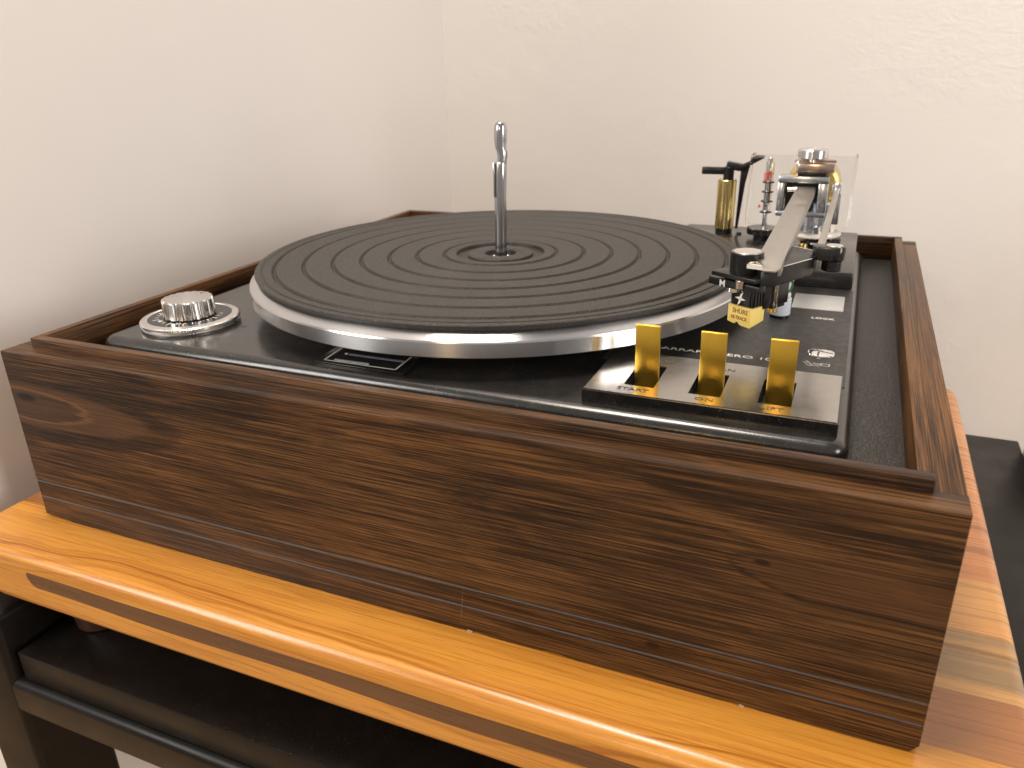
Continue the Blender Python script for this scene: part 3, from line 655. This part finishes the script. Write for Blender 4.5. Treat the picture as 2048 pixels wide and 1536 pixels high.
# stylus guard: yellow block with a notch
pr = [(0.0050, 0.1218), (0.0078, 0.1213), (0.0092, 0.1212), (0.0105, 0.1228), (0.0114, 0.1215), (0.0128, 0.1209), (0.0176, 0.1207), (0.0182, 0.1215), (0.0182, 0.1299), (0.0050, 0.1299)]
bm = nb(); A = [bm.verts.new(HM @ Vector((u, 0.0076, z))) for u, z in pr]; B = [bm.verts.new(HM @ Vector((u, 0.0168, z + (0.0016 if z < 0.128 else 0)))) for u, z in pr]
bm.faces.new(A); bm.faces.new(B[::-1])
for i in range(len(pr)): bm.faces.new((A[i], B[i], B[(i+1) % len(pr)], A[(i+1) % len(pr)]))
sy = fin('stylus_guard', bm, 'yellow', arm, bevel=0.00025)
fin('stylus_tab', hbox((0.0062, 0.0070, 0.1226), (0.0170, 0.0078, 0.1294)), 'yellow', arm, bevel=0.0002)
F2 = HM @ T((0, 0.0070, 0)) @ Matrix.Rotation(R(90), 4, 'X')
text('lettering', 'SHURE', 0.0031, F2 @ T((0.0081, 0.12680, 0.00008)), 'brown_ink', arm, sx=0.93, bold=0.00003)
text('lettering', 'HI-TRACK', 0.0024, F2 @ T((0.0075, 0.12385, 0.00008)), 'brown_ink', arm, sx=0.82, bold=0.00003)
F3 = HM @ T((0, 0.0074, 0)) @ Matrix.Rotation(R(90), 4, 'X')
text('lettering', 'A', 0.0034, F3 @ T((0.0106, 0.1372, 0.0008)), 'white_ink', arm, bold=0.00006)
# swirl emblem
bm = nb()
def spike(c, pts): bm.faces.new([bm.verts.new(F3 @ Vector((0.0115 + u, 0.1336 + z, 0.0001))) for u, z in pts])
spike(0, [(-0.0030, 0.0002), (-0.0004, -0.0006), (0.0004, 0.0000), (-0.0004, 0.0009)])
spike(0, [(0.0030, -0.0002), (0.0004, 0.0006), (-0.0004, 0.0000), (0.0004, -0.0009)])
spike(0, [(-0.0005, 0.0000), (0.0006, 0.0004), (0.0009, 0.0018), (0.0014, 0.0033), (-0.0001, 0.0020)])
spike(0, [(0.0005, 0.0000), (-0.0006, -0.0004), (-0.0009, -0.0018), (-0.0014, -0.0033), (0.0001, -0.0020)])
fin('emblem', bm, 'white_ink', arm)
# raising block with its spring
fin('spring_block', hbox((0.0120, 0.0150, 0.1285), (0.0186, 0.0335, 0.1418)), 'black_satin', arm, bevel=0.0003)
fin('block_toe', hbox((0.0120, 0.0260, 0.1268), (0.0178, 0.0325, 0.1290)), 'black_satin', arm, bevel=0.0003)
pts = [HM @ Vector((0.0193 + 0.0011 * math.cos(k * 0.7), 0.0222 + 0.0011 * math.sin(k * 0.7), 0.1285 + 0.0000965 * k)) for k in range(110)]
fin('spring', tube(nb(), pts, 0.00032, 6), 'chrome', arm)
fin('spring_screw', cyl(nb(), (0, 0), 0.0021, 0.1262, 0.1284, 20, mat=HM @ T((0.0190, 0.0215, 0))), 'brass', arm)
def curve(p0, p1, p2, n=10): return [tuple((1-t_)**2 * a_ + 2*t_*(1-t_) * b_ + t_*t_ * c_ for a_, b_, c_ in zip(p0, p1, p2)) for t_ in [i / n for i in range(n + 1)]]
fin('lead_wire', tube(nb(), curve((0.3742, 0.126, 0.1330), (0.3800, 0.133, 0.1335), (0.3850, 0.137, 0.1415)), 0.00045, 8), 'cream_wire', arm)
fin('lead_wire', tube(nb(), curve((0.3790, 0.131, 0.1395), (0.3830, 0.135, 0.1350), (0.3795, 0.131, 0.1310)), 0.00045, 8), 'green_wire', arm)

# ---- arm rest
ar = fin('arm_rest', cyl(nb(), (0.3728, 0.1900), 0.0056, 0.1028, 0.1125, 40), 'pale_clip', tt); ar['label'] = 'pale arm rest clip on a black post'
fin('post_base', cyl(nb(), (0.3728, 0.1900), 0.0052, ZP, 0.1030, 40), 'black_gloss', ar)
fin('clip_arm', box(nb(), (0.3690, 0.1868, 0.1123), (0.3778, 0.1932, 0.1152)), 'white_plastic', ar, bevel=0.0012)
fin('clip_hook', box(nb(), (0.3700, 0.1876, 0.1170), (0.3775, 0.1924, 0.1212)), 'pale_clip', ar, bevel=0.0006)
fin('clip_pin', cyl(nb(), (0.3735, 0.190), 0.0022, 0.1150, 0.1172, 20), 'brass', ar)

# ---- arm pivot tower
tw = fin('arm_tower', lathe(nb(), [(0, 0.1114), (0.0100, 0.1114), (0.0100, 0.1185), (0, 0.1185)], (0.3810, 0.3350, 0), 40), 'black_gloss', tt); tw['label'] = 'arm pivot with cast gimbal, gold weight and clear cover'
fin('turn_plate', cyl(nb(), (0.3800, 0.3350), 0.0172, 0.1186, 0.1208, 56, 0.0006), 'white_plastic', tw)
fin('pad', cyl(nb(), (0.3690, 0.3290), 0.0068, 0.1160, 0.1184, 32), 'tan_pad', tw)
fin('side_post', cyl(nb(), (0.3925, 0.3270), 0.0052, 0.1115, 0.1186, 32), 'black_gloss', tw)
fin('bracket', box(nb(), (0.3765, 0.318, 0.1130), (0.3905, 0.3215, 0.1172)), 'black_satin', tw, bevel=0.0005)
fin('cross_bar', box(nb(), (0.3790, 0.316, 0.1150), (0.3880, 0.3178, 0.1164)), 'alu_flat', tw, bevel=0.0003)
fin('brass_stud', cyl(nb(), (0.3745, 0.3160), 0.0030, 0.1116, 0.1160, 24), 'brass', tw)
# gimbal ring
bm = nb(); gx0, gx1, gz0, gz1 = 0.3536, 0.3858, 0.1355, 0.1597
for aa, bb in (((gx0, 0.3215, gz1 - 0.0046), (gx1, 0.3335, gz1)), ((gx0, 0.3216, gz0), (gx0 + 0.0046, 0.3334, gz1 - 0.0045)), ((gx1 - 0.0062, 0.3216, gz0), (gx1, 0.3334, gz1 - 0.0045)), ((gx0, 0.3217, gz0 - 0.0030), (gx1, 0.3333, gz0 + 0.0010))): box(bm, aa, bb)
fin('gimbal_frame', bm, 'cast', tw, bevel=0.0008)
fin('gimbal_core', box(nb(), (0.3586, 0.3275, 0.1362), (0.3796, 0.3330, 0.1552)), 'black_satin', tw)
fin('gimbal_pin', tube(nb(), [(0.3600, 0.3235, 0.1505), (0.3680, 0.3235, 0.1512)], 0.0016, 16), 'chrome', tw)
fin('bearing_housing', cyl(nb(), (0.3828, 0.3290), 0.0062, 0.1260, 0.1420, 32, 0.001), 'cast', tw)
fin('bearing_housing', cyl(nb(), (0.3750, 0.3310), 0.0050, 0.1208, 0.1352, 32, 0.001), 'cast', tw)
fin('bearing_nut', cyl(nb(), (0.3880, 0.3310), 0.0046, 0.1208, 0.1300, 6, 0.0005), 'chrome', tw)
fin('bearing_nut', cyl(nb(), (0.3815, 0.3245), 0.0030, 0.1208, 0.1262, 6, 0.0004), 'chrome', tw)
fin('gold_weight', lathe(nb(), [(0, -0.011), (0.0154, -0.011), (0.0177, -0.009), (0.0177, 0.009), (0.0154, 0.011), (0, 0.011)], (0, 0, 0), 56, T((0.3745, 0.3480, 0.1505)) @ Matrix.Rotation(R(90), 4, 'X')), 'brass', tw)
fin('black_spacer', box(nb(), (0.3656, 0.3220, 0.1597), (0.3836, 0.3340, 0.1622)), 'black_satin', tw, bevel=0.0003)
fin('bronze_block', box(nb(), (0.3652, 0.3225, 0.1618), (0.3880, 0.3340, 0.1680)), 'copper', tw, bevel=0.0008)
fin('block_clip', box(nb(), (0.3644, 0.3228, 0.1612), (0.3656, 0.3300, 0.1692)), 'chrome', tw, bevel=0.0003)
fin('trim_rail', box(nb(), (0.3615, 0.334, 0.1672), (0.3885, 0.340, 0.1690)), 'copper', tw, bevel=0.0004)
fin('trim_stem', cyl(nb(), (0.3733, 0.330), 0.0018, 0.1680, 0.1708, 20), 'chrome', tw)
fin('trim_knob', cyl(nb(), (0.3733, 0.330), 0.0098, 0.1704, 0.1767, 48, 0.0008), 'alu', tw)
fin('rod_joint', cyl(nb(), (0.3914, 0.3180), 0.0030, 0.1490, 0.1566, 20, 0.0006), 'chrome', tw)
fin('rod_joint', box(nb(), (0.3900, 0.3190, 0.1290), (0.3945, 0.3240, 0.1500)), 'cast', tw, bevel=0.0006)
# clear cover: thin walled shell, open below and behind
bm = nb(); x0, x1, y0, y1, z0, z1, tk = 0.3310, 0.4015, 0.3475, 0.3680, 0.1215, 0.1700, 0.0016
fin('clear_cover', box(bm, (x0, y0, z0), (x1, y0 + tk, z1)), 'acrylic', tw, bevel=0.0004)
fin('clear_cover_side', box(nb(), (x1 - tk, y0 + tk + 0.0001, z0), (x1, y1, z1)), 'acrylic', tw, bevel=0.0004)
fin('clear_cover_side', box(nb(), (x0, y0 + tk + 0.0001, z0), (x0 + tk, y1, z1)), 'acrylic', tw, bevel=0.0004)
# force scale
sc_ = fin('force_scale', cyl(nb(), (0.3452, 0.3430), 0.0030, 0.1320, 0.1655, 24, mat=None), 'acrylic', tw)
fin('scale_screw', cyl(nb(), (0.3452, 0.3430), 0.0019, 0.1195, 0.1690, 20), 'chrome', tw)
for z in (0.1312, 0.1388, 0.1455, 0.1522): fin('scale_band', cyl(nb(), (0.3452, 0.3430), 0.0041, z - 0.0004, z + 0.0004, 28, 0.0001), 'black_satin', tw)
for k in range(5): fin('red_mark', box(nb(), (0.3420, 0.3390, 0.1536 + k * 0.0012), (0.3440 + 0.0009 * k + 0.001, 0.3396, 0.1542 + k * 0.0012)), 'red_ink', tw)
bm = nb(); bm.faces.new([bm.verts.new(p) for p in ((0.3393, 0.3468, 0.1329), (0.3412, 0.3468, 0.1342), (0.3395, 0.3468, 0.1362))]); fin('red_mark', bm, 'red_ink', tw)
kn2 = lambda an: 1 + 0.02 * math.sin(an * 44)
fin('adjust_wheel', lathe(nb(), [(0, 0.1150), (0.0104, 0.1150), (0.0108, 0.1154), (0.0108, 0.1192), (0.0104, 0.1196), (0, 0.1196)], (0.3440, 0.3460, 0), 176, rfun=kn2), 'black_gloss', tw)
fin('wheel_hub', cyl(nb(), (0.3440, 0.3460), 0.0060, 0.1114, 0.1152, 32), 'black_satin', tw)

# ---- cue lift
lf = fin('cue_lift', cyl(nb(), (0.3142, 0.3600), 0.0068, 0.1148, 0.1508, 48, 0.0005), 'brass', tt); lf['label'] = 'brass cylinder of the arm lift with black lever'
fin('lift_base', cyl(nb(), (0.3142, 0.3600), 0.0062, 0.1114, 0.1150, 40), 'black_gloss', lf)
fin('lift_cap', cyl(nb(), (0.3148, 0.3600), 0.0038, 0.1506, 0.1598, 32), 'black_satin', lf)
fin('lift_handle', box(nb(), (0.2952, 0.3580, 0.1542), (0.3132, 0.3620, 0.1594)), 'black_satin', lf, bevel=0.0006)
pr = [(0.3125, 0.1588), (0.3135, 0.1637), (0.3242, 0.1619), (0.3341, 0.1664), (0.3403, 0.1662), (0.3318, 0.1612), (0.3262, 0.1572), (0.3215, 0.1572)]
bm = nb(); A = [bm.verts.new((x, 0.3570, z)) for x, z in pr]; B = [bm.verts.new((x, 0.3640, z)) for x, z in pr]; bm.faces.new(A); bm.faces.new(B[::-1])
for i in range(len(pr)): bm.faces.new((A[i], B[i], B[(i+1) % len(pr)], A[(i+1) % len(pr)]))
fin('lift_arm', bm, 'black_satin', lf, bevel=0.0004)
pr = [(0.3228, 0.1600), (0.3290, 0.1606), (0.3266, 0.1480), (0.3236, 0.1140), (0.3218, 0.1140)]
bm = nb(); A = [bm.verts.new((x, 0.3640, z)) for x, z in pr]; B = [bm.verts.new((x, 0.3670, z)) for x, z in pr]; bm.faces.new(A); bm.faces.new(B[::-1])
for i in range(len(pr)): bm.faces.new((A[i], B[i], B[(i+1) % len(pr)], A[(i+1) % len(pr)]))
fin('lift_bracket', bm, 'black_satin', lf, bevel=0.0003)
fin('stop_screw', cyl(nb(), (0.3262, 0.3570), 0.0018, 0.1114, 0.1130, 20), 'black_gloss', lf)
